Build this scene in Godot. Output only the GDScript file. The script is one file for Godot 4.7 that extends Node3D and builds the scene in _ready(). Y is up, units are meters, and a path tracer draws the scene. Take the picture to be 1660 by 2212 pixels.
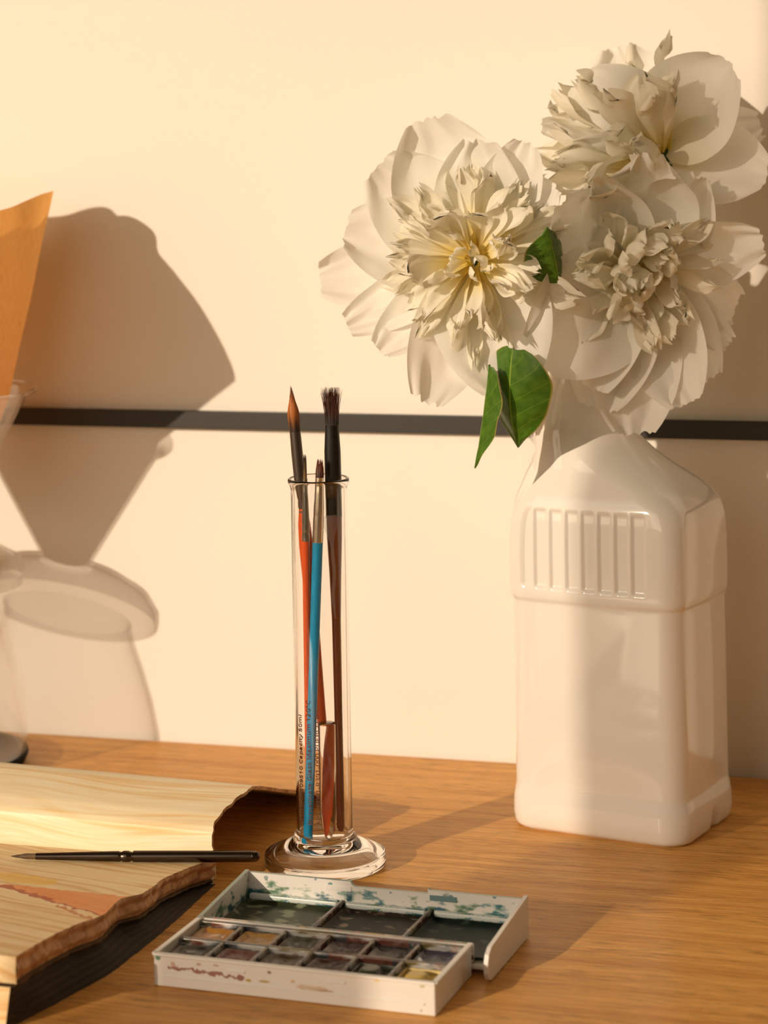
extends Node3D
# A desk by a white wall in low evening sun: brushes in a glass measuring cylinder, peonies in a ceramic vase, a paint box, pine boards.

const TOP := 0.75          # height of the desk top
var M := {}
var used := {}
var rng := RandomNumberGenerator.new()


func _ready() -> void:
	rng.seed = 7
	view_and_light()
	make_materials()
	room()
	desk()
	vase()
	peonies()
	measuring_cylinder()
	brushes()
	pine_boards()
	paint_box()
	coffee_set()


func view_and_light() -> void:
	var cam := Camera3D.new()
	cam.name = "camera"
	var lens := CameraAttributesPhysical.new()
	lens.frustum_focal_length = 85.0
	lens.frustum_focus_distance = 1.105
	lens.exposure_aperture = 11.0
	lens.frustum_near = 0.1
	lens.frustum_far = 60.0
	cam.attributes = lens
	cam.near = 0.1
	cam.far = 60.0
	cam.keep_aspect = Camera3D.KEEP_HEIGHT
	var f := 5200.0
	cam.projection = Camera3D.PROJECTION_FRUSTUM
	cam.size = 0.1 * 2212.0 / f
	cam.frustum_offset = Vector2(0.0, -0.1 * 843.0 / f)
	var yaw := deg_to_rad(16.9)
	var roll := 0.018
	var d := Vector3(-sin(yaw), 0, -cos(yaw))
	var r := Vector3(cos(yaw), 0, -sin(yaw))
	var up := Vector3.UP * cos(roll) + r * sin(roll)
	cam.transform = Transform3D(Basis(d.cross(up).normalized(), up, -d), Vector3(0, TOP + 0.35, 1.2756))
	add_child(cam)
	cam.current = true

	var sky := ProceduralSkyMaterial.new()
	sky.sky_top_color = Color(0.62, 0.62, 0.66)
	sky.sky_horizon_color = Color(0.95, 0.85, 0.68)
	sky.sky_curve = 0.35
	sky.ground_horizon_color = Color(0.62, 0.50, 0.38)
	sky.ground_bottom_color = Color(0.34, 0.26, 0.18)
	sky.sky_energy_multiplier = SKY_E
	sky.ground_energy_multiplier = SKY_E
	sky.sun_angle_max = 40.0
	var s := Sky.new()
	s.sky_material = sky
	var env := Environment.new()
	env.background_mode = Environment.BG_SKY
	env.sky = s
	env.tonemap_mode = Environment.TONE_MAPPER_LINEAR
	env.tonemap_exposure = 0.93
	env.sdfgi_enabled = true
	env.ssao_enabled = true
	env.ssil_enabled = true
	var we := WorldEnvironment.new()
	we.name = "world"
	we.environment = env
	add_child(we)

	var sun := DirectionalLight3D.new()
	sun.name = "sun"
	sun.light_color = Color(1.0, 0.905, 0.79)
	sun.light_energy = SUN_E
	sun.light_angular_distance = 0.53
	sun.shadow_enabled = true
	sun.sky_mode = DirectionalLight3D.SKY_MODE_LIGHT_ONLY
	var az := deg_to_rad(-62.0)
	var el := deg_to_rad(17.0)
	var ray := Vector3(cos(az) * cos(el), -sin(el), sin(az) * cos(el))
	sun.transform = Transform3D(Basis.looking_at(ray, Vector3.UP), Vector3(-1.5, 2.0, 3.0))
	add_child(sun)

const SKY_E := 1.55
const SUN_E := 1.0


# ---------------------------------------------------------------- naming

func numbered(called: String) -> String:
	if not used.has(called):
		used[called] = 0
		return called
	used[called] += 1
	return "%s_%03d" % [called, used[called]]


func thing(called: String, label: String, category: String, at := Vector3.ZERO, group := "") -> Node3D:
	var o := Node3D.new()
	o.name = numbered(called)
	o.position = at
	add_child(o)
	tag(o, label, category, group)
	return o


func tag(o: Node, label: String, category: String, group := "") -> void:
	o.set_meta("label", label)
	o.set_meta("category", category)
	if group:
		o.set_meta("group", group)


func part(called: String, mesh: Mesh, mat: Material, parent: Node, xf := Transform3D.IDENTITY, label := "") -> MeshInstance3D:
	var o := MeshInstance3D.new()
	o.name = called
	o.mesh = mesh
	o.material_override = null
	for i in mesh.get_surface_count():
		o.set_surface_override_material(i, mat)
	o.transform = xf
	if label:
		o.set_meta("label", label)
	parent.add_child(o, true)
	return o


func struct(called: String, mesh: Mesh, mat: Material, label := "", parent: Node = self) -> MeshInstance3D:
	var o := part(called, mesh, mat, parent)
	if parent == self:
		o.set_meta("kind", "structure")
		o.set_meta("label", label)
		o.set_meta("category", called.split("_")[0])
	return o


# ---------------------------------------------------------------- geometry

class Geo:
	var v := PackedVector3Array()
	var n := PackedVector3Array()
	var uv := PackedVector2Array()
	var c := PackedColorArray()
	var idx := PackedInt32Array()

	# a smooth sheet f(u, v); its front looks along (df/du x df/dv)
	func grid(f: Callable, nu: int, nv: int, wrap := false, flip := false, tint = null) -> Geo:
		var first := v.size()
		var w := nu + 1
		for j in nv + 1:
			for i in w:
				var a := float(i) / nu
				var b := float(j) / nv
				v.append(f.call(a, b))
				n.append(Vector3.ZERO)
				uv.append(Vector2(a, 1.0 - b))
				c.append(tint.call(a, b) if tint != null else Color.WHITE)
		for j in nv:
			for i in nu:
				var p := first + i + j * w
				var q := p + 1
				var r := p + w
				var s := r + 1
				if flip:
					tri(p, q, r)
					tri(q, s, r)
				else:
					tri(p, r, q)
					tri(q, r, s)
		if wrap:
			for j in nv + 1:
				var p := first + j * w
				var t := n[p] + n[p + nu]
				n[p] = t
				n[p + nu] = t
		for k in range(first, v.size()):
			n[k] = n[k].normalized() if n[k].length_squared() > 0.0 else Vector3.UP
		return self

	func tri(a: int, b: int, d: int) -> void:
		var f := (v[d] - v[a]).cross(v[b] - v[a])
		n[a] += f
		n[b] += f
		n[d] += f
		idx.append(a)
		idx.append(b)
		idx.append(d)

	func face(points: Array, uvs: Array = []) -> Geo:     # a flat polygon, clockwise as seen from its front
		var first := v.size()
		var f: Vector3 = ((points[2] - points[0]) as Vector3).cross(points[1] - points[0]).normalized()
		for i in points.size():
			v.append(points[i])
			n.append(f)
			uv.append(uvs[i] if uvs else Vector2.ZERO)
			c.append(Color.WHITE)
		for i in range(1, points.size() - 1):
			idx.append(first)
			idx.append(first + i)
			idx.append(first + i + 1)
		return self

	# a profile of (radius, height) points turned round the y axis; listed upwards it faces outwards; a point given twice makes a sharp edge
	func lathe(pts: Array, seg := 48, sx := 1.0, sz := 1.0, tint = null) -> Geo:
		var m := pts.size() - 1
		return grid(func(a, b):
			var p: Vector2 = pts[roundi(b * m)]
			return Vector3(p.x * cos(TAU * a) * sx, p.y, -p.x * sin(TAU * a) * sz), seg, m, true, false, tint)

	# a box with rounded edges; uv runs over the x-y faces
	func rbox(size: Vector3, at := Vector3.ZERO, rad := 0.001, basis := Basis.IDENTITY) -> Geo:
		var h := size / 2.0
		rad = minf(rad, minf(h.x, minf(h.y, h.z)) * 0.98)
		var axes := [[0, 1, 2], [1, 2, 0], [2, 0, 1]]
		for ax in axes:
			for side in [-1.0, 1.0]:
				var lists := []
				for k in 2:
					var hh: float = h[ax[k]]
					lists.append([-hh, -hh + rad * 0.35, -hh + rad, hh - rad, hh - rad * 0.35, hh])
				var first := v.size()
				for b in lists[1]:
					for a in lists[0]:
						var q := Vector3.ZERO
						q[ax[0]] = a
						q[ax[1]] = b
						q[ax[2]] = side * h[ax[2]]
						var inner := q.clamp(-h + Vector3.ONE * rad, h - Vector3.ONE * rad)
						var dir := (q - inner).normalized()
						var p := inner + dir * rad
						v.append(at + basis * p)
						n.append((basis * dir).normalized())
						if ax[2] == 2:
							uv.append(Vector2(p.x / size.x + 0.5, 0.5 - p.y / size.y))
						elif ax[2] == 1:
							uv.append(Vector2(p.x / size.x + 0.5, p.z / size.z + 0.5))
						else:
							uv.append(Vector2(p.z / size.z + 0.5, 0.5 - p.y / size.y))
						c.append(Color.WHITE)
				for j in 5:
					for i in 5:
						var p := first + i + j * 6
						if side > 0:
							idx.append_array([p, p + 6, p + 1, p + 1, p + 6, p + 7])
						else:
							idx.append_array([p, p + 1, p + 6, p + 1, p + 7, p + 6])
		return self

	func turned(xf: Transform3D, from := 0) -> Geo:
		for k in range(from, v.size()):
			v[k] = xf * v[k]
			n[k] = (xf.basis * n[k]).normalized()
		return self

	func done() -> ArrayMesh:
		var a := []
		a.resize(Mesh.ARRAY_MAX)
		a[Mesh.ARRAY_VERTEX] = v
		a[Mesh.ARRAY_NORMAL] = n
		a[Mesh.ARRAY_TEX_UV] = uv
		a[Mesh.ARRAY_COLOR] = c
		a[Mesh.ARRAY_INDEX] = idx
		var m := ArrayMesh.new()
		m.add_surface_from_arrays(Mesh.PRIMITIVE_TRIANGLES, a)
		return m


func along(p: Vector3, q: Vector3, side := Vector3.BACK) -> Transform3D:     # y axis from p towards q
	var y := (q - p).normalized()
	var x := y.cross(side).normalized()
	return Transform3D(Basis(x, y, x.cross(y)), p)


func cylinder_between(p: Vector3, q: Vector3, r0: float, r1: float, seg := 16) -> ArrayMesh:
	var l := (q - p).length()
	return Geo.new().lathe([Vector2(0, 0), Vector2(r0, 0), Vector2(r0, 0), Vector2(r1, l), Vector2(r1, l), Vector2(0, l)], seg).turned(along(p, q)).done()


func smooth(a: float, b: float, x: float) -> float:
	var t := clampf((x - a) / (b - a), 0.0, 1.0)
	return t * t * (3.0 - 2.0 * t)


func curve(table: Array, h: float, k: int) -> float:      # smooth interpolation in rows [h, ...], column k
	var m := table.size()
	if h <= table[0][0]:
		return table[0][k]
	for i in m - 1:
		if h <= table[i + 1][0]:
			var h0: float = table[i][0]
			var h1: float = table[i + 1][0]
			var y0: float = table[i][k]
			var y1: float = table[i + 1][k]
			var s := (y1 - y0) / (h1 - h0)
			var s0 := s
			var s1 := s
			if i > 0:
				var sp: float = (y0 - table[i - 1][k]) / (h0 - table[i - 1][0])
				s0 = 0.0 if sp * s <= 0.0 else 2.0 * sp * s / (sp + s)
			if i < m - 2:
				var sn: float = (table[i + 2][k] - y1) / (table[i + 2][0] - h1)
				s1 = 0.0 if sn * s <= 0.0 else 2.0 * sn * s / (sn + s)
			var d := h1 - h0
			var t := (h - h0) / d
			var t2 := t * t
			var t3 := t2 * t
			return y0 * (2 * t3 - 3 * t2 + 1) + s0 * d * (t3 - 2 * t2 + t) + y1 * (3 * t2 - 2 * t3) + s1 * d * (t3 - t2)
	return table[m - 1][k]


# ---------------------------------------------------------------- materials

func plain(color: Color, rough := 0.5, metal := 0.0, spec := 0.5) -> StandardMaterial3D:
	var m := StandardMaterial3D.new()
	m.albedo_color = color
	m.roughness = rough
	m.metallic = metal
	m.metallic_specular = spec
	return m


func lin(r: float, g: float, b: float) -> Color:      # a colour given by its linear reflectance
	return Color(r, g, b).linear_to_srgb()


func fnoise(s: int, freq: float, oct := 3) -> FastNoiseLite:
	var n := FastNoiseLite.new()
	n.seed = s
	n.noise_type = FastNoiseLite.TYPE_SIMPLEX_SMOOTH
	n.frequency = freq
	n.fractal_octaves = oct
	return n


func picture(w: int, h: int, f: Callable) -> ImageTexture:     # f(x, y) gives an sRGB colour
	var data := PackedByteArray()
	data.resize(w * h * 3)
	var k := 0
	for y in h:
		for x in w:
			var c: Color = f.call(x, y)
			data[k] = int(clampf(c.r, 0.0, 1.0) * 255.0)
			data[k + 1] = int(clampf(c.g, 0.0, 1.0) * 255.0)
			data[k + 2] = int(clampf(c.b, 0.0, 1.0) * 255.0)
			k += 3
	return ImageTexture.create_from_image(Image.create_from_data(w, h, false, Image.FORMAT_RGB8, data))


func oak_picture() -> ImageTexture:      # 0.56 m by 0.45 m: broad bands, fine straight lines and short dark pores along x
	var one := fnoise(11, 1.0, 3)
	var two := fnoise(12, 1.0, 2)
	var pore := fnoise(13, 1.0, 1)
	var pale := Color(0.93, 0.705, 0.39)
	var deep := Color(0.79, 0.54, 0.245)
	return picture(1024, 2048, func(x, y):
		var u: float = x * 0.547
		var v: float = y * 0.2197
		v += 3.0 * one.get_noise_2d(u * 0.005, v * 0.012)
		var b: float = one.get_noise_2d(u * 0.0035 + 40.0, v * 0.075)
		var s: float = two.get_noise_2d(u * 0.010, v * 0.50)
		var p: float = pore.get_noise_2d(u * 0.055, v * 1.5)
		var c := pale.lerp(deep, clampf(0.42 - 0.60 * b - 0.50 * s, 0.0, 1.0))
		var dark: float = clampf((p - 0.34) * 3.0, 0.0, 1.0) * clampf(0.75 + 0.9 * one.get_noise_2d(u * 0.006 + 90.0, v * 0.05), 0.2, 1.0)
		return c.darkened(0.32 * dark))


func pine_picture(s: int, painted: bool, pale := Color(0.985, 0.91, 0.73), deep := Color(0.87, 0.68, 0.42)) -> ImageTexture:   # 0.25 m along x, 0.25 m along y
	var size := 768
	var broad := fnoise(s, 0.006, 2)
	var ring := fnoise(s + 1, 0.02, 2)
	var fine := fnoise(s + 2, 0.2, 2)
	var edge := fnoise(s + 5, 0.02, 3)
	return picture(size, size, func(x, y):
		var q: float = y - (0.34 * x if painted else 0.0) + 22.0 * broad.get_noise_2d(x * 0.3, y * 0.8)
		var r: float = ring.get_noise_2d(x * 0.06, q * 1.1)
		var band: float = pow(0.5 + 0.5 * sin(q * 0.12 + 6.0 * r), 3.0)
		var g: float = fine.get_noise_2d(x * 0.04, q)
		var c := pale.lerp(deep, clampf(0.15 + 0.62 * band + 0.25 * g, 0.0, 1.0))
		if painted:
			# two washes of water colour left on the board: pale yellow, and orange with a rusty rim
			var wx: float = x + 7.0 * edge.get_noise_2d(x * 2.0, y * 2.0)
			var wy: float = y + 7.0 * edge.get_noise_2d(x * 2.0 + 400.0, y * 2.0)
			if Vector2((wx - 540.0) / 58.0, (wy - 318.0 - (wx - 540.0) * 0.22) / 23.0).length() < 1.0:
				c = c.lerp(Color(0.95, 0.76, 0.28), 0.75)
			var low: float = 368.0 + maxf(wx - 540.0, 0.0) * 0.60
			var high: float = 358.0 + maxf(wx - 560.0, 0.0) * 0.06
			if wx > 480.0 and wy > high and wy < low:
				c = c.lerp(Color(0.93, 0.50, 0.18), 0.72)
			if wx > 470.0 and absf(wy - low) < (3.0 if wx > 640.0 else 6.0):
				c = c.lerp(Color(0.66, 0.20, 0.07), 0.8)
			if wx > 648.0 and absf(wy - 446.0 - (wx - 652.0) * 0.75) < 3.5:
				c = c.lerp(Color(0.74, 0.36, 0.16), 0.7)
		return c)


func stain_picture(s: int, base: Color, hues: Array, low: float, drops: int, w := 512, h := 96) -> ImageTexture:
	# smears that gather towards the lower edge, and single drops higher up
	var a := fnoise(s, 0.013, 4)
	var b := fnoise(s + 1, 0.03, 3)
	var r := RandomNumberGenerator.new()
	r.seed = s
	var spots := []
	for i in drops:
		spots.append([r.randf() * w, r.randf() * h, r.randf_range(1.2, 5.5), r.randi() % hues.size(), r.randf_range(0.5, 0.95)])
	var tex := picture(w, h, func(x, y):
		var c := base
		var v: float = float(y) / h
		var k: float = a.get_noise_2d(x, y * 2.2) * 0.9 + b.get_noise_2d(x, y * 1.6) * 0.35 + (v - 1.0 + low) * 1.5
		if k > 0.0:
			var pick: float = clampf((0.5 + 0.9 * a.get_noise_2d(x * 0.5 + 700.0, 50.0)) * hues.size(), 0.0, hues.size() - 0.01)
			var hue: Color = hues[int(pick)]
			c = c.lerp(hue, clampf(k * 2.2, 0.0, 0.92))
		return c)
	var im := tex.get_image()
	for t in spots:
		var hue: Color = hues[t[3]]
		for y in range(int(t[1] - t[2]), int(t[1] + t[2]) + 1):
			for x in range(int(t[0] - t[2]), int(t[0] + t[2]) + 1):
				if x >= 0 and y >= 0 and x < w and y < h:
					var d: float = Vector2(x - t[0], y - t[1]).length() / t[2]
					if d < 1.0:
						im.set_pixel(x, y, im.get_pixel(x, y).lerp(hue, t[4] * (0.55 + 0.45 * smooth(0.5, 0.95, d))))
	return ImageTexture.create_from_image(im)


func wash_picture(s: int, a: Color, b: Color, c3: Color) -> ImageTexture:    # dried washes of paint in a mixing well
	var n1 := fnoise(s, 0.018, 4)
	var n2 := fnoise(s + 1, 0.035, 4)
	var n3 := fnoise(s + 2, 0.02, 2)
	return picture(160, 128, func(x, y):
		var t: float = 0.5 + 0.9 * n1.get_noise_2d(x, y * 1.5)
		var c := a.lerp(b, clampf(t, 0.0, 1.0))
		var scuff: float = n2.get_noise_2d(x * 0.5, y * 1.6) + 0.8 * n3.get_noise_2d(x, y)
		return c.lerp(c3, clampf((scuff - 0.22) * 2.2, 0.0, 0.7)))


func textured(tex: Texture2D, rough := 0.5, scale := Vector3.ONE, triplanar := false) -> StandardMaterial3D:
	var m := plain(Color.WHITE, rough)
	m.albedo_texture = tex
	m.uv1_scale = scale
	m.uv1_triplanar = triplanar
	m.texture_filter = BaseMaterial3D.TEXTURE_FILTER_LINEAR_WITH_MIPMAPS_ANISOTROPIC
	return m


func make_materials() -> void:
	M.wall = plain(Color(0.93, 0.915, 0.885), 0.55)
	M.room = plain(Color(0.86, 0.84, 0.77), 0.8)
	M.floor = plain(Color(0.55, 0.44, 0.30), 0.5)
	M.rail = plain(Color(0.165, 0.155, 0.14), 0.5)
	M.oak = textured(oak_picture(), 0.42, Vector3(2.5, 2.5, 2.5), true)
	M.oak.uv1_world_triplanar = true
	M.oak.metallic_specular = 0.30
	M.oak_leg = plain(Color(0.72, 0.52, 0.33), 0.5)
	M.glaze = plain(Color(0.93, 0.915, 0.89), 0.09, 0.0, 0.55)
	M.glaze.clearcoat_enabled = true
	M.glaze.clearcoat = 0.5
	M.glaze.clearcoat_roughness = 0.04
	M.petal = plain(Color.WHITE, 0.55, 0.0, 0.35)
	M.petal.vertex_color_use_as_albedo = true
	M.petal.backlight_enabled = true
	M.petal.backlight = lin(0.80, 0.79, 0.74)
	M.petal.cull_mode = BaseMaterial3D.CULL_DISABLED
	M.strap = M.petal.duplicate()
	M.strap.backlight = lin(0.76, 0.75, 0.68)
	M.leaf = textured(leaf_picture(), 0.36)
	M.leaf.backlight_enabled = true
	M.leaf.backlight = lin(0.28, 0.34, 0.10)
	M.leaf.cull_mode = BaseMaterial3D.CULL_DISABLED
	M.stem = plain(Color(0.27, 0.38, 0.14), 0.5)
	M.calyx = plain(Color(0.22, 0.33, 0.13), 0.5)
	M.sheet_glass = plain(Color(0.97, 0.97, 0.95, 0.0), 0.0)
	M.sheet_glass.transparency = BaseMaterial3D.TRANSPARENCY_ALPHA
	M.sheet_glass.metallic_specular = 0.42
	M.smoked_glass = plain(Color(0.80, 0.76, 0.70, 0.24), 0.0)
	M.smoked_glass.transparency = BaseMaterial3D.TRANSPARENCY_ALPHA
	M.cone_glass = M.smoked_glass.duplicate()
	M.cone_glass.albedo_color = Color(0.85, 0.80, 0.72, 0.14)
	M.jug_glass = M.sheet_glass.duplicate()
	M.jug_glass.albedo_color = Color(0.90, 0.86, 0.78, 0.06)
	M.solid_glass = plain(Color(1, 1, 1, 0.0), 0.0)
	M.solid_glass.refraction_enabled = true
	M.solid_glass.refraction_scale = 0.047
	M.ink = plain(Color(0.36, 0.19, 0.06), 0.6)
	M.steel = plain(Color(0.66, 0.64, 0.61), 0.26, 1.0)
	M.dull_steel = plain(Color(0.42, 0.385, 0.365), 0.36, 0.9)
	M.champagne = plain(Color(0.93, 0.87, 0.79), 0.24, 1.0)
	M.black_ferrule = plain(Color(0.075, 0.065, 0.055), 0.28, 0.0, 0.6)
	M.gunmetal = plain(Color(0.36, 0.32, 0.29), 0.22, 1.0)
	M.orange_lacquer = plain(Color(0.95, 0.36, 0.12), 0.25)
	M.blue_lacquer = plain(Color(0.03, 0.62, 0.84), 0.25)
	M.red_lacquer = plain(Color(0.42, 0.15, 0.09), 0.25)
	M.hair = plain(Color.WHITE, 0.55)
	M.hair.vertex_color_use_as_albedo = true
	M.plastic = plain(Color(0.90, 0.89, 0.865), 0.32)
	M.pine = textured(pine_picture(31, false), 0.5, Vector3(4, 4, 4), true)
	M.pine_pale = M.pine.duplicate()
	M.pine_pale.albedo_texture = pine_picture(33, false, Color(0.99, 0.95, 0.83), Color(0.93, 0.78, 0.53))
	M.pine_painted = textured(pine_picture(51, true), 0.5, Vector3(4, 4, 4), true)
	M.pine_end = textured(pine_end_picture(), 0.6, Vector3(8, 8, 8), true)
	M.kraft = textured(kraft_picture(), 0.75)
	M.kraft.backlight_enabled = true
	M.kraft.backlight = lin(0.90, 0.66, 0.36)
	M.kraft.cull_mode = BaseMaterial3D.CULL_DISABLED
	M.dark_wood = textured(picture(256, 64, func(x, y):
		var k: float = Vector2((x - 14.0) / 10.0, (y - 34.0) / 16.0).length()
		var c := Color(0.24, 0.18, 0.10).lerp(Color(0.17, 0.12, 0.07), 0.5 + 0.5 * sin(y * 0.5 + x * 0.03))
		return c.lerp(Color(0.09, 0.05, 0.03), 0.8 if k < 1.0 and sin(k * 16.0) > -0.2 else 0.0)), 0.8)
	M.sheer = plain(Color(0.95, 0.93, 0.88, 0.66), 0.9)
	M.sheer.transparency = BaseMaterial3D.TRANSPARENCY_ALPHA
	M.coffee = plain(Color(0.06, 0.045, 0.03), 0.6, 0.0, 0.2)


func leaf_picture() -> ImageTexture:      # midrib along v, side veins, a thin pale rim
	var n := fnoise(71, 0.02, 3)
	return picture(256, 384, func(x, y):
		var s: float = absf(x / 127.5 - 1.0)
		var v: float = y / 383.0
		var c := Color(0.25, 0.41, 0.09).lerp(Color(0.34, 0.49, 0.14), 0.5 + 0.8 * n.get_noise_2d(x, y))
		var side: float = fposmod(v * 6.0 - s * 1.4 + 0.06 * n.get_noise_2d(x * 0.6, y * 0.6), 1.0)
		if minf(side, 1.0 - side) < 0.018:
			c = c.lerp(Color(0.52, 0.62, 0.24), 0.65)
		if s < 0.022:
			c = c.lerp(Color(0.60, 0.68, 0.30), 0.8)
		if s > 0.965:
			c = c.lerp(Color(0.72, 0.62, 0.36), 0.8)
		return c)


func pine_end_picture() -> ImageTexture:      # end grain: slanting growth rings and layers
	var n := fnoise(81, 0.012, 3)
	return picture(384, 384, func(x, y):
		var r: float = 0.5 + 0.5 * sin((x * 0.9 + y * 0.45) * 0.19 + 5.0 * n.get_noise_2d(x, y * 2.0))
		var l: float = 0.5 + 0.5 * sin(y * 0.21 + 9.0 * n.get_noise_2d(x * 0.7 + 500.0, y))
		return Color(0.88, 0.69, 0.49).lerp(Color(0.62, 0.41, 0.26), clampf(0.7 * pow(r, 5.0) + 0.45 * pow(l, 7.0), 0.0, 1.0)))


func kraft_picture() -> ImageTexture:       # brown paper, soaked with coffee towards its lower end
	var n := fnoise(91, 0.03, 4)
	var fibre := fnoise(92, 0.25, 2)
	return picture(512, 384, func(x, y):
		var c := Color(0.99, 0.86, 0.60).lerp(Color(0.96, 0.81, 0.54), 0.5 + 0.7 * fibre.get_noise_2d(x, y * 0.3))
		var wet: float = y / 384.0 - 0.66 + 0.55 * n.get_noise_2d(x, y * 0.4)
		return c.lerp(Color(0.66, 0.38, 0.15), clampf(wet * 2.2, 0.0, 0.75)))


# ---------------------------------------------------------------- the room and the desk

func room() -> void:
	var g := Geo.new()
	g.rbox(Vector3(4.4, 2.7, 0.12), Vector3(-0.6, 1.3, -0.06), 0.001)
	struct("wall_back", g.done(), M.wall, "smooth white wall behind the desk, crossed by one black rail")
	g = Geo.new()
	g.rbox(Vector3(4.2, 0.0098, 0.006), Vector3(-0.6, 0.9333, 0.0028), 0.0006)
	struct("trim_1", g.done(), M.rail, "thin black rail running level across the white wall")
	struct("floor", Geo.new().rbox(Vector3(4.4, 0.1, 2.0), Vector3(-0.6, -0.05, 0.8), 0.001).done(), M.floor, "brown wooden floor under the desk")
	struct("ceiling", Geo.new().rbox(Vector3(4.4, 0.1, 2.0), Vector3(-0.6, 2.65, 0.8), 0.001).done(), M.room, "white ceiling above the desk")
	struct("wall_left", Geo.new().rbox(Vector3(0.1, 2.7, 2.0), Vector3(-2.75, 1.3, 0.8), 0.001).done(), M.room, "plain side wall left of the desk")
	struct("wall_right", Geo.new().rbox(Vector3(0.1, 2.7, 2.0), Vector3(1.55, 1.3, 0.8), 0.001).done(), M.room, "plain side wall right of the desk")
	# the window wall behind the camera: one wide opening, uprights between the panes
	g = Geo.new()
	g.rbox(Vector3(4.4, 0.95, 0.12), Vector3(-0.6, 0.475, 1.61), 0.001)
	g.rbox(Vector3(4.4, 0.65, 0.12), Vector3(-0.6, 2.275, 1.61), 0.001)
	g.rbox(Vector3(0.30, 1.0, 0.12), Vector3(-2.65, 1.45, 1.61), 0.001)
	g.rbox(Vector3(1.70, 1.0, 0.12), Vector3(0.75, 1.45, 1.61), 0.001)
	struct("wall_front", g.done(), M.room, "wall with the wide window the evening sun comes through")
	var w := Node3D.new()
	w.name = "window_1"
	add_child(w)
	w.set_meta("kind", "structure")
	w.set_meta("label", "wide window with a white sill facing the desk")
	w.set_meta("category", "window")
	struct("frame", Geo.new().rbox(Vector3(0.05, 1.0, 0.06), Vector3(-2.475, 1.45, 1.58), 0.003).done(), M.room, "", w)
	struct("frame", Geo.new().rbox(Vector3(0.05, 1.0, 0.06), Vector3(-0.125, 1.45, 1.58), 0.003).done(), M.room, "", w)
	struct("sill", Geo.new().rbox(Vector3(2.4, 0.03, 0.2), Vector3(-1.3, 0.965, 1.58), 0.004).done(), M.room, "", w)
	# a narrow sheer curtain drawn together: it takes half the sun from a strip of the desk
	var cloth := func(a: float, b: float) -> Vector3:
		var y := lerpf(0.985, 1.945, b)
		var fall := 0.014 * smooth(1.45, 1.70, y) * (1.0 - a)
		return Vector3(-1.030 + fall + 0.096 * a, y, 1.585 + 0.004 * sin(a * 26.0))
	var c := part("curtain", Geo.new().grid(cloth, 40, 24).done(), M.sheer, self)
	tag(c, "narrow sheer white curtain hanging in the window", "curtain")


func desk() -> void:
	var t := thing("desk", "oak desk with fine straight grain along the white wall", "desk", Vector3(-0.5, 0, 0.33))
	M.oak.uv1_scale = Vector3(1.0 / 0.56, 1.0 / 0.45, 1.0 / 0.45)
	M.oak.uv1_offset = Vector3(0.66 / 0.56, 0, 0)
	part("tabletop", Geo.new().rbox(Vector3(2.2, 0.03, 0.655), Vector3(0, TOP - 0.015, 0), 0.002).done(), M.oak, t)
	for x in [-1.0, 1.0]:
		for z in [-0.26, 0.26]:
			part("leg", Geo.new().rbox(Vector3(0.05, TOP - 0.03, 0.05), Vector3(x, (TOP - 0.03) / 2.0, z), 0.003).done(), M.oak_leg, t)


# ---------------------------------------------------------------- the ceramic vase

# height, width, depth, corner radius, sideways shift
const VASE := [
	[0.000, 0.0890, 0.0670, 0.012, 0.0], [0.0012, 0.0925, 0.0705, 0.0125, 0.0], [0.0035, 0.0943, 0.0724, 0.013, 0.0], [0.008, 0.0954, 0.0736, 0.0135, 0.0],
	[0.014, 0.0951, 0.0733, 0.0135, 0.0], [0.0185, 0.0935, 0.0718, 0.0125, 0.0], [0.022, 0.0921, 0.0706, 0.0115, 0.0], [0.028, 0.0918, 0.0704, 0.011, 0.0],
	[0.090, 0.0915, 0.0702, 0.011, 0.0], [0.1095, 0.0914, 0.0702, 0.011, 0.0], [0.1125, 0.0916, 0.0704, 0.011, 0.0], [0.1145, 0.0934, 0.0722, 0.0115, 0.0],
	[0.118, 0.0943, 0.0730, 0.012, 0.0], [0.135, 0.0944, 0.0730, 0.012, 0.0], [0.150, 0.0938, 0.0724, 0.0125, 0.0], [0.159, 0.0920, 0.0705, 0.0145, -0.0005],
	[0.166, 0.0875, 0.0668, 0.019, -0.0020], [0.172, 0.0810, 0.0625, 0.024, -0.0048], [0.1775, 0.0730, 0.0585, 0.0275, -0.0085], [0.183, 0.0650, 0.0555, 0.0277, -0.0125],
	[0.189, 0.0580, 0.0520, 0.0260, -0.0160], [0.196, 0.0510, 0.0485, 0.0242, -0.0188], [0.204, 0.0425, 0.0420, 0.0210, -0.0204], [0.212, 0.0335, 0.0335, 0.01675, -0.0210],
	[0.221, 0.0285, 0.0285, 0.01425, -0.0210], [0.228, 0.0285, 0.0285, 0.01425, -0.0210], [0.231, 0.0300, 0.0300, 0.0150, -0.0210], [0.2335, 0.0305, 0.0305, 0.01525, -0.0210],
	[0.2350, 0.0290, 0.0290, 0.0145, -0.0210],
]


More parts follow.
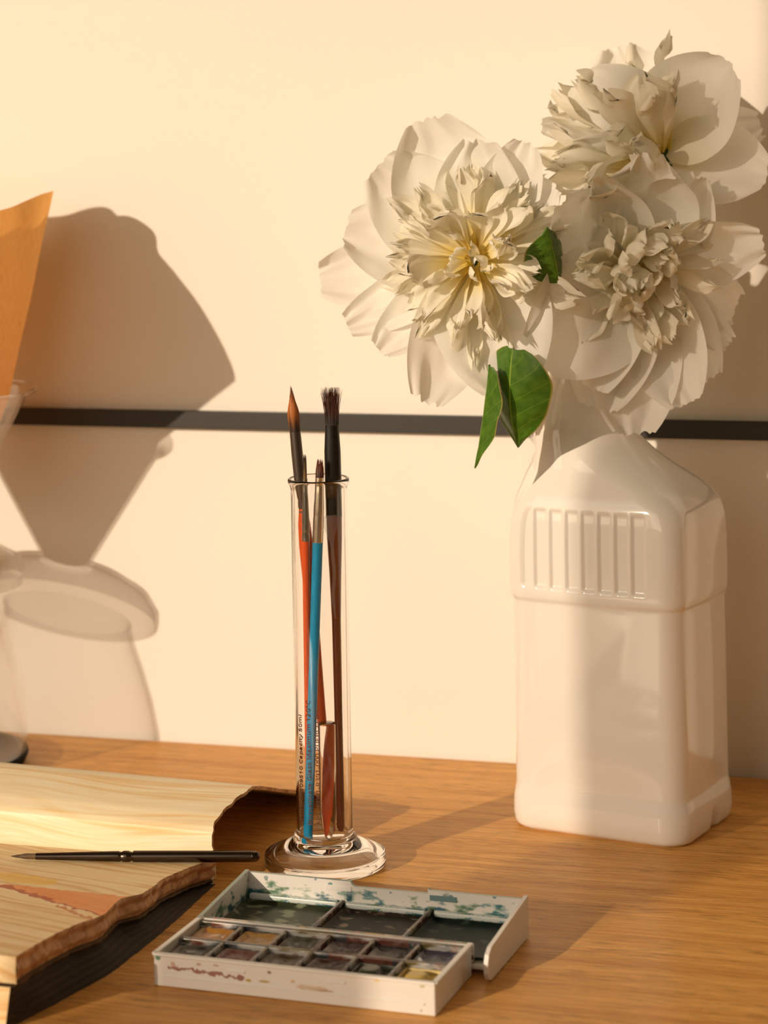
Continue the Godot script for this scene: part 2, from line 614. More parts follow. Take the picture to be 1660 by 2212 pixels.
func vase() -> void:
	var rows := []
	var h := 0.0
	while h < 0.2350:
		rows.append(h)
		if h < 0.03 or (h > 0.106 and h < 0.164):
			h += 0.0008
		elif h > 0.164:
			h += 0.0016
		else:
			h += 0.004
	rows.append(0.2350)
	var nr := rows.size()
	# one walk round the outline: front edge densely, corners, sides, back
	var walk := []
	for i in 200:
		walk.append([0, -1.0 + 2.0 * i / 200.0])
	for i in 12:
		walk.append([1, i / 12.0])
	for i in 24:
		walk.append([2, -1.0 + 2.0 * i / 24.0])
	for i in 12:
		walk.append([3, i / 12.0])
	for i in 24:
		walk.append([4, -1.0 + 2.0 * i / 24.0])
	for i in 12:
		walk.append([5, i / 12.0])
	for i in 24:
		walk.append([6, -1.0 + 2.0 * i / 24.0])
	for i in 12:
		walk.append([7, i / 12.0])
	var nw := walk.size()
	var inner := [[0.2350, 0.0265], [0.2335, 0.0250], [0.229, 0.0235], [0.215, 0.0235], [0.20, 0.030], [0.185, 0.044]]
	var shape := func(a: float, b: float) -> Vector3:
		var step: Array = walk[roundi(a * nw) % nw]
		var j := roundi(b * (nr + 6))
		var y := 0.0
		var w := 0.0
		var d := 0.0
		var r := 0.0
		var ox := -0.0210
		if j < nr:
			y = rows[j]
			w = curve(VASE, y, 1) / 2.0
			d = curve(VASE, y, 2) / 2.0
			r = minf(curve(VASE, y, 3), minf(w, d))
			ox = curve(VASE, y, 4)
		else:
			var q: Array = inner[mini(j - nr, 5)]
			y = q[0]
			w = q[1] / 2.0
			d = w
			r = w
		var p := Vector2.ZERO
		var t: float = step[1]
		var bulge := 0.0012 * smooth(0.02, 0.04, y) * (1.0 - smooth(0.15, 0.18, y))
		match step[0]:
			0: p = Vector2(t * (w - r), d + bulge * (1.0 - t * t))
			1: p = Vector2(w - r + r * sin(t * PI / 2), d - r + r * cos(t * PI / 2))
			2: p = Vector2(w + bulge * (1.0 - t * t), -t * (d - r))
			3: p = Vector2(w - r + r * cos(t * PI / 2), -(d - r) - r * sin(t * PI / 2))
			4: p = Vector2(-t * (w - r), -d)
			5: p = Vector2(-(w - r) - r * sin(t * PI / 2), -(d - r) - r * cos(t * PI / 2))
			6: p = Vector2(-w, t * (d - r))
			7: p = Vector2(-(w - r) - r * cos(t * PI / 2), d - r + r * sin(t * PI / 2))
		if step[0] == 0:      # the label: eight shallow upright flutes
			var pitch := 0.00865
			var k := floorf((p.x + 0.0385) / pitch)
			if k >= 0 and k < 8:
				var e: float = absf((p.x + 0.0385) / pitch - k - 0.5) * 2.0
				var cut: float = smooth(0.1192, 0.1216, y) * (1.0 - smooth(0.1572, 0.1590, y)) * (1.0 - smooth(0.50, 0.98, e))
				p.y -= 0.00125 * cut
		if step[0] == 2 and y < 0.013:      # the notch in the foot at the side
			p.x -= 0.0030 * (1.0 - smooth(0.0, 0.28, absf(t - 0.2))) * (1.0 - smooth(0.004, 0.013, y))
		return Vector3(ox + p.x, y, p.y)
	var g := Geo.new().grid(shape, nw, nr + 5, true)
	var base := []
	for i in range(0, nw, 4):
		base.append(shape.call(float(i) / nw, 0.0))
	base.reverse()
	g.face(base)
	var t := thing("vase", "white glazed ceramic bottle vase with a fluted square label, holding the peonies", "vase", Vector3(-0.2406, TOP, 0.0943))
	t.rotation.y = -0.2127
	part("body", g.done(), M.glaze, t)
	# a chip in the glaze and a dark speck
	part("speck", Geo.new().lathe([Vector2(0.0, 0.0004), Vector2(0.0007, 0.0002), Vector2(0.0005, 0)], 8).turned(along(Vector3(-0.0408, 0.1015, 0.0358), Vector3(-0.0408, 0.1015, 0.05))).done(), M.calyx, t)


# ---------------------------------------------------------------- peonies

# A petal that starts at the origin along +y with its inner side towards +z.
# length, width, cup (edges raised), lift and curl (bending along its length, positive = inwards), ruffle, notch (torn tip), form 0 broad / 1 strap, yellow at the base
func petal(l: float, w: float, cup: float, lift: float, curl: float, ruffle: float, notch: float, form: int, yellow: float, s: int) -> ArrayMesh:
	var r := RandomNumberGenerator.new()
	r.seed = s
	var n := fnoise(s, 1.0, 2)
	var nu := 18 if form == 0 else 10
	var nv := 18 if form == 0 else 14
	var ph := r.randf() * TAU
	var fr := r.randf_range(5.0, 8.0)
	var twist := r.randf_range(-0.9, 0.9)
	var fork := r.randf_range(2.2, 4.2)
	var ys := [0.0]
	var zs := [0.0]
	var th := []
	for j in nv + 1:
		var v := float(j) / nv
		th.append(lift * (v - 0.25) * 1.2 + curl * pow(v, 2.2))
		if j > 0:
			ys.append(ys[j - 1] + cos(th[j]) * l / nv)
			zs.append(zs[j - 1] + sin(th[j]) * l / nv)
	var f := func(a: float, b: float) -> Vector3:
		var q := a * 2.0 - 1.0
		var j := mini(int(b * nv), nv - 1)
		var k := b * nv - j
		var wide := 0.0
		if form == 0:
			wide = pow(sin(PI * (0.05 + 0.885 * pow(b, 0.86))), 0.55)
		else:
			wide = (0.20 + 0.80 * smooth(0.05, 0.85, b)) * (1.0 - 0.70 * pow(b, 8.0))
		var tooth := 1.0 - notch * (1.0 if form == 0 else 0.6) * (0.5 + 0.5 * n.get_noise_1d(q * fr * 0.55 + 3.0)) * (0.35 + 0.65 * absf(sin(q * fr + ph))) * smooth(0.35, 1.0, b)
		if form == 1:
			tooth -= 0.13 * smooth(0.72, 1.0, b) * (0.5 - 0.5 * cos(q * fork * PI + ph)) * (0.4 + notch * 2.0)
		var y: float = lerpf(ys[j], ys[j + 1], k) * tooth
		var z: float = lerpf(zs[j], zs[j + 1], k) * tooth
		var t: float = lerpf(th[j], th[j + 1], k)
		var up := cup * w * 0.5 * q * q * wide
		up += ruffle * l * b * b * (0.7 * sin(q * fr + ph) * absf(q) + 0.8 * n.get_noise_2d(q * 1.6 + 10.0, b * 1.8))
		up += 0.05 * w * n.get_noise_2d(q * 0.9, b * 1.3 + 20.0)
		up += 0.004 * w * sin(q * 15.0 + ph) * b * (1.0 - b)
		var x := w * 0.5 * q * wide * (1.0 - 0.22 * cup * cup * q * q)
		if form == 1:      # straps turn a little about their length and end in two or three lobes
			var tw := twist * b * b
			var e := x * cos(tw) - up * sin(tw)
			up = x * sin(tw) + up * cos(tw)
			x = e
		return Vector3(x, y - sin(t) * up, z + cos(t) * up)
	var pale := Color(0.950, 0.945, 0.915)
	var warm := Color(0.92, 0.74, 0.15)
	var cream := Color(0.970, 0.940, 0.835)
	var tint := func(_a: float, b: float) -> Color:
		return warm.lerp(pale if form == 0 else cream, 1.0 - yellow * (1.0 - smooth(0.0, 0.58, b)))
	return Geo.new().grid(f, nu, nv, false, false, tint).done()


# put a petal: phi round the bloom's axis (0 right, 90 up as seen facing it), theta away from the axis, roll about its own length
func put(mesh: Mesh, called: String, bloom: Node3D, phi: float, theta: float, roll := 0.0, out := 0.004, depth := 0.0, mat := "petal") -> MeshInstance3D:
	var p := deg_to_rad(phi)
	var t := deg_to_rad(theta)
	var y := Vector3(sin(t) * cos(p), sin(t) * sin(p), cos(t))
	var z := Vector3(-cos(t) * cos(p), -cos(t) * sin(p), sin(t))
	var b := Basis(y.cross(z), y, z) * Basis(Vector3.UP, deg_to_rad(roll))
	return part(called, mesh, M[mat], bloom, Transform3D(b, Vector3(out * cos(p), out * sin(p), depth)))


func bloom(label: String, at: Vector3, axis: Vector3, upward := Vector3.UP) -> Node3D:
	var o := thing("peony", label, "flower", at, "white peonies in the ceramic vase")
	var z := axis.normalized()
	var x := upward.cross(z).normalized()
	o.basis = Basis(x, z.cross(x), z)
	return o


func stalk(o: Node3D, pts: Array, r0: float) -> void:     # world points from the bloom down into the vase
	var c := Curve3D.new()
	for i in pts.size():
		var d: Vector3 = (pts[mini(i + 1, pts.size() - 1)] - pts[maxi(i - 1, 0)]) * 0.22
		c.add_point(pts[i], -d, d)
	var l := c.get_baked_length()
	var inv := o.transform.affine_inverse()
	var f := func(a: float, b: float) -> Vector3:
		var p := c.sample_baked(l * b, true)
		var q := c.sample_baked(minf(l * b + 0.002, l), true) - c.sample_baked(maxf(l * b - 0.002, 0.0), true)
		var y := q.normalized()
		var x := y.cross(Vector3.BACK).normalized()
		return inv * (p + (x * cos(-TAU * a) + x.cross(y) * sin(TAU * a)) * r0)
	part("stem", Geo.new().grid(f, 10, 24, true, true).done(), M.stem, o)


func straps(o: Node3D, list: Array, count: int, t0: float, t1: float, len0: float, len1: float, s: int, phi0 := 0.0, phi1 := 360.0) -> void:
	var r := RandomNumberGenerator.new()
	r.seed = s
	for i in count:
		var k := (i + 0.5) / count
		var theta := rad_to_deg(acos(lerpf(cos(deg_to_rad(t0)), cos(deg_to_rad(t1)), k)))
		var phi := phi0 + fposmod(i * 137.508 + r.randf_range(-12, 12), 360.0) / 360.0 * (phi1 - phi0)
		var m: Mesh = list[r.randi() % list.size()]
		var p := put(m, "petal", o, phi, theta + r.randf_range(-10, 10), r.randf_range(-55, 55), r.randf_range(0.002, 0.007), r.randf_range(-0.004, 0.003), "strap")
		p.scale = Vector3(r.randf_range(0.8, 1.15), lerpf(len0, len1, k) * r.randf_range(0.76, 1.14), r.randf_range(0.8, 1.2))


const LEAF1 := Vector3(-0.2774, 0.9901, 0.1580)
const LEAF1T := Vector3(-0.2795, 0.9408, 0.1419)
const LEAF2 := Vector3(-0.2885, 0.9826, 0.1613)
const LEAF2T := Vector3(-0.2983, 0.9322, 0.1539)


func peonies() -> void:
	var rt := Vector3(0.9568, 0, -0.2907)
	var fw := Vector3(0.2907, 0, 0.9568)
	var up := Vector3.UP
	var neck := Vector3(-0.2611, TOP, 0.0899)
	# --- the left bloom: open, a mop of straps round a yellow heart
	var a := bloom("wide open white peony at the left with a yellow heart, above the green leaf", Vector3(-0.2995, 1.0320, 0.1420), fw - 0.22 * rt + 0.12 * up)
	var g := [
		[108, 84, .074, .052, .35, .15, .25, .05, .12], [137, 86, .067, .046, .3, .1, .3, .03, .06], [168, 84, .066, .044, .35, .1, .25, .03, .06], [187, 88, .078, .036, .25, .0, .15, .03, .05],
		[207, 88, .070, .026, .4, .0, .2, .05, .05], [224, 84, .064, .028, .3, .1, .2, .06, .06], [252, 72, .078, .036, .35, .1, .25, .03, .12], [287, 62, .067, .052, .25, -.1, -.5, .03, .08],
		[66, 82, .062, .030, .3, .1, .2, .05, .08], [86, 80, .060, .040, .3, .2, .3, .06, .1], [42, 86, .052, .032, .3, .1, .2, .06, .1], [318, 80, .048, .032, .3, .1, .2, .06, .1],
	]
	for i in g.size():
		var q: Array = g[i]
		put(petal(q[2], q[3] * 1.15, q[4], q[5], q[6], q[7], q[8] * 0.45, 0, 0.15, 100 + i), "guard_petal", a, q[0], q[1], rng.randf_range(-14, 14), 0.003, -0.012 - 0.001 * (i % 4))
	var strap := []
	for i in 8:
		strap.append(petal(0.049, [.009, .011, .0125, .016, .010, .013, .018, .014][i], .40, .12, [.1, .5, -.3, .3, -.6, .15, .7, -.15][i], .045, .26, 1, .95, 200 + i))
	straps(a, strap, 64, 36, 96, 0.86, 1.02, 5)
	var tuft := []
	for i in 4:
		tuft.append(petal(0.030, [.009, .012, .010, .012][i], .5, .15, [.4, .7, .2, .5][i], .05, .25, 1, .85, 220 + i))
	straps(a, tuft, 9, 6, 30, 0.8, 1.0, 6)
	part("sepal", petal(0.030, .010, .4, .2, .4, .02, .0, 0, 1.0, 230), M.calyx, a, Transform3D(Basis(Vector3.RIGHT, PI), Vector3(0, 0, -0.012)))
	stalk(a, [a.position - a.basis.z * 0.012, Vector3(-0.288, 1.008, 0.110), neck + Vector3(-0.004, 0.238, 0.004), neck + Vector3(0.004, 0.16, 0.0)], 0.0026)
	# its leaves
	var inv: Transform3D = a.transform.affine_inverse()
	leaflet(a, inv, LEAF1, LEAF1T, 0.038, fw * 0.8 - rt * 0.6 + 0.1 * up, -0.45, 0.35)
	leaflet(a, inv, LEAF2, LEAF2T, 0.017, fw * 0.35 - rt, -0.6, -0.05)
	leaflet(a, inv, Vector3(-0.2575, 1.0211, 0.1415), Vector3(-0.2605, 1.0484, 0.1528), 0.024, rt * 0.5 + fw * 0.9, -0.9, 0.1)

	# --- the right bloom: ruffled, in the shade of the window upright
	var b := bloom("ruffled white peony at the right, its lowest petals hanging over the vase shoulder", Vector3(-0.2275, 1.0245, 0.1095), fw + 0.10 * rt - 0.10 * up)
	g = [
		[216, 60, .066, .056, .30, -.1, -.35, .03, .06], [248, 66, .062, .028, .45, .0, -.1, .03, .05], [268, 78, .080, .044, .3, .0, .2, .04, .08], [292, 78, .070, .040, .4, .1, .25, .04, .06],
		[322, 84, .060, .022, .4, .0, .1, .08, .1], [17, 80, .066, .036, .45, .1, .4, .06, .06], [338, 78, .056, .034, .3, .0, -.6, .07, .08], [142, 74, .062, .050, .45, .2, .5, .05, .05],
		[114, 70, .064, .036, .7, .2, .5, .05, .05], [84, 78, .066, .050, .35, .2, .6, .08, .12], [62, 80, .060, .044, .35, .2, .5, .08, .1], [160, 84, .05, .034, .3, .1, .2, .04, .06],
		[256, 84, .070, .040, .3, .1, .3, .05, .08], [304, 86, .066, .040, .3, .1, .2, .06, .1], [190, 84, .050, .030, .35, .1, .2, .04, .08],
	]
	for i in g.size():
		var q: Array = g[i]
		put(petal(q[2], q[3] * 1.15, q[4], q[5], q[6], q[7], q[8] * 0.5, 0, 0.1, 300 + i), "guard_petal", b, q[0], q[1], rng.randf_range(-18, 18), 0.003, -0.008 - 0.001 * (i % 3))
	var frill := []
	for i in 8:
		frill.append(petal(0.041, [.017, .020, .015, .022, .013, .018, .024, .016][i], .5, .2, [.5, 1.0, .3, 1.2, -.5, .8, 1.0, -.9][i], .065, .2, 1, .5, 400 + i))
	straps(b, frill, 44, 14, 80, 0.85, 1.05, 15)
	stalk(b, [b.position - b.basis.z * 0.010, Vector3(-0.238, 1.000, 0.096), neck + Vector3(0.006, 0.238, 0.002), neck + Vector3(-0.002, 0.16, 0.003)], 0.0026)

	# --- the upper bloom, seen from its side
	var c := bloom("topmost white peony seen from the side, one broad petal standing up at the right", Vector3(-0.2195, 1.0815, 0.0860), -0.80 * rt + 0.55 * up + 0.22 * fw, fw)
	var inv2 := c.basis.inverse()
	var wide := [     # direction of the petal, direction its inner side looks, length, width, cup, lift, curl, ruffle, notch
		[-0.72 * rt + 0.62 * up + 0.30 * fw, 0.10 * rt + 0.35 * up - 0.90 * fw, .054, .052, .45, .1, .35, .03, .10],
		[0.68 * rt + 0.80 * up + 0.30 * fw, -0.42 * rt + 0.10 * up + 0.85 * fw, .058, .056, .40, .1, .25, .03, .07],
		[1.0 * rt - 0.25 * up + 0.25 * fw, -0.10 * rt + 0.30 * up + 0.95 * fw, .054, .048, .45, .05, .25, .03, .04],
		[1.0 * rt + 0.22 * up - 0.20 * fw, -0.3 * rt + 0.2 * up + 0.9 * fw, .054, .034, .3, .0, .2, .05, .12],
		[-0.95 * rt + 0.10 * up + 0.10 * fw, 0.1 * rt + 0.9 * up + 0.4 * fw, .058, .044, .35, .1, .3, .05, .06],
		[-0.85 * rt - 0.05 * up + 0.45 * fw, 0.2 * rt + 0.8 * up - 0.5 * fw, .050, .040, .35, .1, .3, .04, .06],
		[-0.3 * rt + 0.9 * up - 0.5 * fw, 0.0 * rt + 0.4 * up + 0.9 * fw, .060, .046, .3, .1, .2, .05, .1],
	]
	for i in wide.size():
		var q: Array = wide[i]
		var y: Vector3 = (inv2 * q[0]).normalized()
		var z: Vector3 = inv2 * q[1]
		z = (z - y * z.dot(y)).normalized()
		part("guard_petal", petal(q[2], q[3], q[4], q[5], q[6], q[7], q[8] * 0.6, 0, 0.25, 500 + i), M.petal, c, Transform3D(Basis(y.cross(z), y, z), y * 0.003 + (inv2 * fw * 0.012 if i == 0 else Vector3.ZERO)))
	var mop := []
	for i in 8:
		mop.append(petal(0.064, [.020, .025, .016, .027, .021, .030, .018, .023][i], .45, .12, [.2, .6, -.4, .5, .1, .8, -.6, .3][i], .075, .24, 1, .95, 520 + i))
	straps(c, mop, 38, 8, 70, 0.96, 0.92, 25)
	part("calyx", Geo.new().lathe([Vector2(0.0008, -0.010), Vector2(0.0042, -0.006), Vector2(0.0060, 0.0), Vector2(0.0052, 0.004), Vector2(0.0, 0.005)], 14).turned(Transform3D(Basis(Vector3.RIGHT, PI / 2), Vector3(0, 0, -0.003))).done(), M.calyx, c)
	stalk(c, [c.position - c.basis.z * 0.006, c.position - c.basis.z * 0.018 - up * 0.012, Vector3(-0.243, 1.02, 0.092), neck + Vector3(0.002, 0.238, -0.006), neck + Vector3(0.0, 0.16, -0.004)], 0.0026)


func leaflet(o: Node3D, inv: Transform3D, p: Vector3, q: Vector3, w: float, look: Vector3, fold: float, bend: float) -> void:
	var y := (q - p).normalized()
	var l := (q - p).length()
	var z := (look - y * look.dot(y)).normalized()
	var x := y.cross(z)
	var f := func(a: float, b: float) -> Vector3:
		var s := a * 2.0 - 1.0
		var wide := w * 0.5 * pow(sin(PI * pow(0.02 + 0.98 * b, 0.72)), 0.8) * (1.0 - 0.4 * smooth(0.75, 1.0, b))
		var h := fold * wide * (absf(s) * 0.6 + s * s * 0.4) + 0.0006 * sin(b * 19.0 + absf(s) * 5.0) * absf(s) + bend * l * b * (1.0 - b)
		return inv * (p + y * (l * b) + x * (wide * s) + z * h)
	part("leaf", Geo.new().grid(f, 18, 26).done(), M.leaf, o)


# ---------------------------------------------------------------- measuring cylinder and brushes

const CYL := Vector3(-0.3627, 0.75, 0.1988)
const CYL_TURN := 0.295


func mm(list: Array) -> Array:
	var o := []
	for p in list:
		o.append(Vector2(p[0], p[1]) * 0.001)
	return o


func measuring_cylinder() -> void:
	var t := thing("measuring_cylinder", "tall clear glass measuring cylinder on a round foot, holding the paintbrushes", "glass cylinder", CYL)
	t.rotation.y = CYL_TURN
	# one blown piece: hollow foot, tube, flared rim, floor
	var glass := mm([[0, 8.6], [13, 8.2], [17, 7.2], [21.5, 5.4], [24.5, 3.2], [26.0, 0.6], [26.6, 0.2], [27.6, 0.2], [28.4, 0.8], [28.7, 1.8], [28.7, 5.2], [28.4, 6.2], [27.6, 6.9], [25.5, 7.7], [21.0, 9.6], [17.5, 11.5], [15.4, 12.8], [14.9, 13.6], [14.8, 14.6], [14.1, 15.5], [13.4, 16.3], [13.2, 18], [13.2, 40], [13.2, 120], [13.2, 174], [13.3, 177], [13.7, 179], [14.3, 180.2], [14.6, 181.2], [14.5, 182.2], [13.9, 182.7], [13.1, 182.3], [12.4, 180.6], [11.95, 178.2], [11.8, 174], [11.8, 120], [11.8, 40], [11.8, 16.6], [11.5, 14.4], [10.6, 12.4], [9.0, 11.4], [5, 10.9], [0, 10.8]])
	part("glass_body", Geo.new().lathe(glass, 96).done(), M.solid_glass, t)
	var lines := [["Item No. 109510 Capacity 50ml", -49.0, 0.0215, 0.0515], ["Borosilicate Glass Maximum 120°C", -28.5, 0.0225, 0.0580], ["API : P001-R391-000 PUEBCO Inc.", -10.0, 0.0225, 0.0552]]
	var font := SystemFont.new()
	font.font_names = PackedStringArray(["Droid Sans"])
	for l in lines:
		var tm := TextMesh.new()
		tm.text = l[0]
		tm.font = font
		tm.font_size = 32
		tm.pixel_size = 0.001
		tm.depth = 0.003
		tm.curve_step = 2.0
		tm.horizontal_alignment = HORIZONTAL_ALIGNMENT_LEFT
		var box := tm.get_aabb()
		var k: float = l[3] / box.size.x
		var a := deg_to_rad(l[1])
		var out := Vector3(sin(a), 0, cos(a))
		var across := Vector3(cos(a), 0, -sin(a))
		var b := Basis(Vector3.UP * k, -across * k * 0.74, out * k)
		var at: Vector3 = out * 0.01340 + Vector3.UP * l[2] - b * Vector3(box.position.x, box.get_center().y, 0)
		part("lettering", tm, M.ink, t, Transform3D(b, at))
	# a dried run of gum down the back right of the tube
	var run := func(a: float, b: float) -> Vector3:
		var h := lerpf(0.1665, 0.1180, b)
		var mid := deg_to_rad(26.0 + 7.0 * smooth(0.1, 0.35, b) + 2.0 * sin(b * 14.0))
		var half := deg_to_rad(lerpf(19.0, 4.5, smooth(0.05, 0.3, b)) * (1.0 - 0.6 * smooth(0.8, 1.0, b)))
		var g := mid + half * (a * 2.0 - 1.0)
		var r := 0.01172
		return Vector3(sin(g) * r, h, cos(g) * r)
	var gum := plain(Color(0.93, 0.88, 0.84, 0.30), 0.6)
	gum.transparency = BaseMaterial3D.TRANSPARENCY_ALPHA
	part("gum_run", Geo.new().grid(run, 8, 40, false, true).done(), gum, t)


func in_cylinder(u: float, w: float, h: float) -> Vector3:     # millimetres: across, towards the viewer, up
	return CYL + Basis(Vector3.UP, CYL_TURN) * (Vector3(u, h, w) * 0.001)


# bristles grown from a ring of hairs: length, radius at the ferrule, belly, tip radius, flatness, colours root and tip
func bristles(l: float, r0: float, belly: float, tip: float, flat: float, root: Color, end: Color, hairs: int, s: int, splay := 0.0) -> ArrayMesh:
	var r := RandomNumberGenerator.new()
	r.seed = s
	var g := Geo.new()
	var rad := func(b: float) -> float:
		return lerpf(lerpf(r0, belly, smooth(0.0, 0.35, b)), tip, smooth(0.35, 1.0, b))
	var tint := func(a: float, b: float) -> Color:
		var k := smooth(0.05, 0.55, b + 0.10 * sin(a * 37.0))
		return root.lerp(end, k).lerp(root, 0.65 * smooth(0.72, 1.0, b) if splay <= 0.0 else 0.0)
	if splay <= 0.0:
		g.grid(func(a, b):
			var q: float = rad.call(b) * (1.0 + 0.05 * sin(a * 44.0 + s) * b)
			if b > 0.999:
				q *= 0.3
			return Vector3(q * cos(TAU * a), b * l, -q * flat * sin(TAU * a)), 40, 24, true, false, tint)
	else:      # a dense dark heart
		g.grid(func(a, b):
			var q: float = rad.call(b * 0.8) * (0.94 - 0.25 * b) * (1.0 + 0.06 * sin(a * 44.0))
			if b > 0.999:
				q *= 0.4
			return Vector3(q * cos(TAU * a), b * l * 0.80, -q * flat * sin(TAU * a)), 28, 12, true, false, func(_a, _b): return root)
	for i in hairs:
		var a := r.randf() * TAU
		var e := sqrt(r.randf()) if splay > 0.0 else 1.0
		var top := l * r.randf_range(0.86, 1.04)
		var wide := (tip if splay > 0.0 else tip + 0.0001) * e * (1.0 + splay * r.randf_range(-0.2, 1.0) * e)
		var p0 := Vector3(cos(a) * r0 * e, 0, sin(a) * r0 * flat * e) * 0.96
		var p1 := Vector3(cos(a) * rad.call(0.4) * e, l * 0.45, sin(a) * rad.call(0.4) * flat * e)
		var p2 := Vector3(cos(a) * wide, top, sin(a) * wide * flat)
		var th := 0.00016 if splay > 0.0 else 0.00008
		g.grid(func(u, b):
			var q := p0.lerp(p1, b).lerp(p1.lerp(p2, b), b)
			var f: float = th * (1.0 - 0.75 * b)
			return q + Vector3(cos(TAU * u), 0, -sin(TAU * u)) * f, 3, 6, true, false, tint)
	return g.done()


func brush(called_label: String, butt: Vector3, through: Vector3, handle: Array, handle_m: Material, ferrule: Array, ferrule_m: Material, flat: float, hair: ArrayMesh, hair_at: float, group := "paintbrushes standing in the glass cylinder") -> Node3D:
	var t := thing("paintbrush", called_label, "paintbrush", butt, group)
	var xf := along(butt, through, Vector3(0.29, 0, 0.957))
	t.basis = xf.basis
	part("handle", Geo.new().lathe(mm(handle), 28).done(), handle_m, t)
	part("ferrule", Geo.new().lathe(mm(ferrule), 32, 1.0, flat).done(), ferrule_m, t)
	part("bristles", hair, M.hair, t, Transform3D(Basis.IDENTITY, Vector3(0, hair_at, 0)))
	return t


func brushes() -> void:
	var sable0 := Color(0.022, 0.013, 0.008)
	var amber := Color(0.42, 0.13, 0.02)
	# round brush with a fat orange handle: the tallest at the left
	brush("tall round brush with pointed amber tip and fat orange handle in the glass cylinder", in_cylinder(3.5, -5, 13), in_cylinder(-9.0, -2, 182),
		[[0, 0], [1.2, 0.5], [1.9, 2.2], [2.0, 5], [2.3, 60], [3.1, 112], [3.5, 138], [3.1, 148], [2.2, 154], [2.0, 156]], M.orange_lacquer,
		[[2.15, 152], [2.2, 152.4], [2.25, 154], [2.0, 155.2], [2.3, 156.5], [2.3, 158], [2.05, 159.4], [2.35, 161], [2.65, 170], [2.75, 182], [2.6, 192], [2.6, 192], [2.2, 192]], M.dull_steel, 1.0,
		bristles(0.0218, 0.0025, 0.0029, 0.0002, 1.0, sable0, amber, 60, 3), 0.1915)
	# slim brush with an orange handle
	brush("slim orange-handled brush with a thin wispy olive tip, in the glass cylinder", in_cylinder(-7.4, -1.2, 13), in_cylinder(-6.1, 4.0, 182),
		[[0, 0], [0.9, 0.5], [1.3, 2], [1.4, 20], [1.6, 90], [1.75, 130], [1.7, 143]], M.orange_lacquer,
		[[1.7, 140.5], [1.85, 140.8], [1.85, 143.6], [1.6, 144.6], [1.85, 145.6], [1.85, 147], [1.65, 148], [1.75, 150], [1.35, 160], [1.1, 170], [1.1, 170], [0.9, 170]], M.steel, 1.0,
		bristles(0.0115, 0.0009, 0.0008, 0.0006, 0.8, Color(0.16, 0.08, 0.015), Color(0.05, 0.03, 0.012), 46, 5, 0.5), 0.1695)
	# flat brush with a blue handle
	brush("blue-handled brush with pale metal ferrule and short rust-red bristles in the glass cylinder", in_cylinder(-7.6, 6.0, 11.5), in_cylinder(0.6, 3.6, 182),
		[[0, 0], [1.6, 0.3], [2.0, 1.4], [2.05, 5], [2.2, 70], [2.4, 130], [2.4, 143]], M.blue_lacquer,
		[[2.35, 141.5], [2.5, 141.8], [2.5, 147.4], [2.35, 147.8], [2.5, 148.2], [2.45, 153.6], [2.3, 154.0], [2.42, 154.4], [2.4, 158], [2.15, 163], [2.0, 168], [1.95, 172], [1.95, 172], [1.7, 172]], M.champagne, 1.0,
		bristles(0.0098, 0.0019, 0.0022, 0.0014, 0.7, Color(0.05, 0.012, 0.006), Color(0.24, 0.05, 0.018), 120, 7, 0.06), 0.1705)
	# wide wash brush
	brush("wide wash brush with black ferrule and splayed dark bristles in the glass cylinder", in_cylinder(7.9, -3.2, 14.5), in_cylinder(6.9, -2.8, 182),
		[[0, 0], [1.2, 0.4], [1.9, 2.0], [2.0, 5], [2.0, 60], [2.2, 100], [2.9, 122], [3.7, 140], [3.8, 148], [3.7, 150]], M.red_lacquer,
		[[3.7, 148.6], [3.95, 149], [3.95, 168], [3.9, 180], [3.4, 189], [3.35, 192.6], [3.35, 192.6], [3.0, 192.6]], M.black_ferrule, 0.72,
		bristles(0.0185, 0.0032, 0.0034, 0.0040, 0.45, sable0, Color(0.12, 0.032, 0.010), 300, 9, 0.42), 0.1915)
	# a short clear rod with a cut end
	var rod := thing("acrylic_rod", "short clear acrylic rod with a slanted end, standing among the brush handles", "rod", in_cylinder(2.0, 4.6, 11.3))
	rod.rotation.y = CYL_TURN
	var shape := func(a: float, b: float) -> Vector3:
		var lvl := [0.0, 0.06, 0.24, 0.24, 0.9, 0.985, 1.0, 1.0]
		var wid := [0.35, 0.45, 1.0, 1.0, 1.0, 1.0, 0.92, 0.0]
		var j := roundi(b * 8) - 1
		var y: float = 0.0 if j < 0 else lvl[j] * 0.057
		var w: float = 0.0 if j < 0 else wid[j]
		return Vector3(0.0040 * cos(TAU * a) * w, y, -0.0040 * sin(TAU * a) * (1.0 if w > 0.0 else 0.0))
	part("body", Geo.new().grid(shape, 40, 8, true).done(), M.solid_glass, rod)

	# the brush lying on the boards
	brush("slender dark metal brush with a ringed handle, lying flat on the pine board", Vector3(-0.3808, TOP + 0.0145, 0.2388), Vector3(-0.4770, TOP + 0.0158, 0.2660),
		[[0, 0], [1.4, 0.2], [2.3, 1.3], [2.6, 3.2], [2.6, 3.4], [2.45, 3.8], [2.6, 4.3], [2.65, 30], [2.6, 58], [2.6, 58], [2.2, 58.4]], M.gunmetal,
		[[2.2, 58], [2.1, 58.6], [2.1, 59.2], [2.5, 60.2], [2.6, 61.4], [2.5, 62.6], [2.1, 63.4], [2.1, 64], [2.4, 65], [2.3, 70], [1.6, 98], [1.5, 103], [1.5, 103], [1.2, 103]], M.gunmetal, 1.0,
		bristles(0.0115, 0.0013, 0.0013, 0.0001, 1.0, Color(0.16, 0.10, 0.05), Color(0.11, 0.065, 0.03), 40, 11), 0.1028, "")


# ---------------------------------------------------------------- pine boards

func board_top(z: float) -> float:
	return 0.0300 - (0.4289 - z) * 0.0985


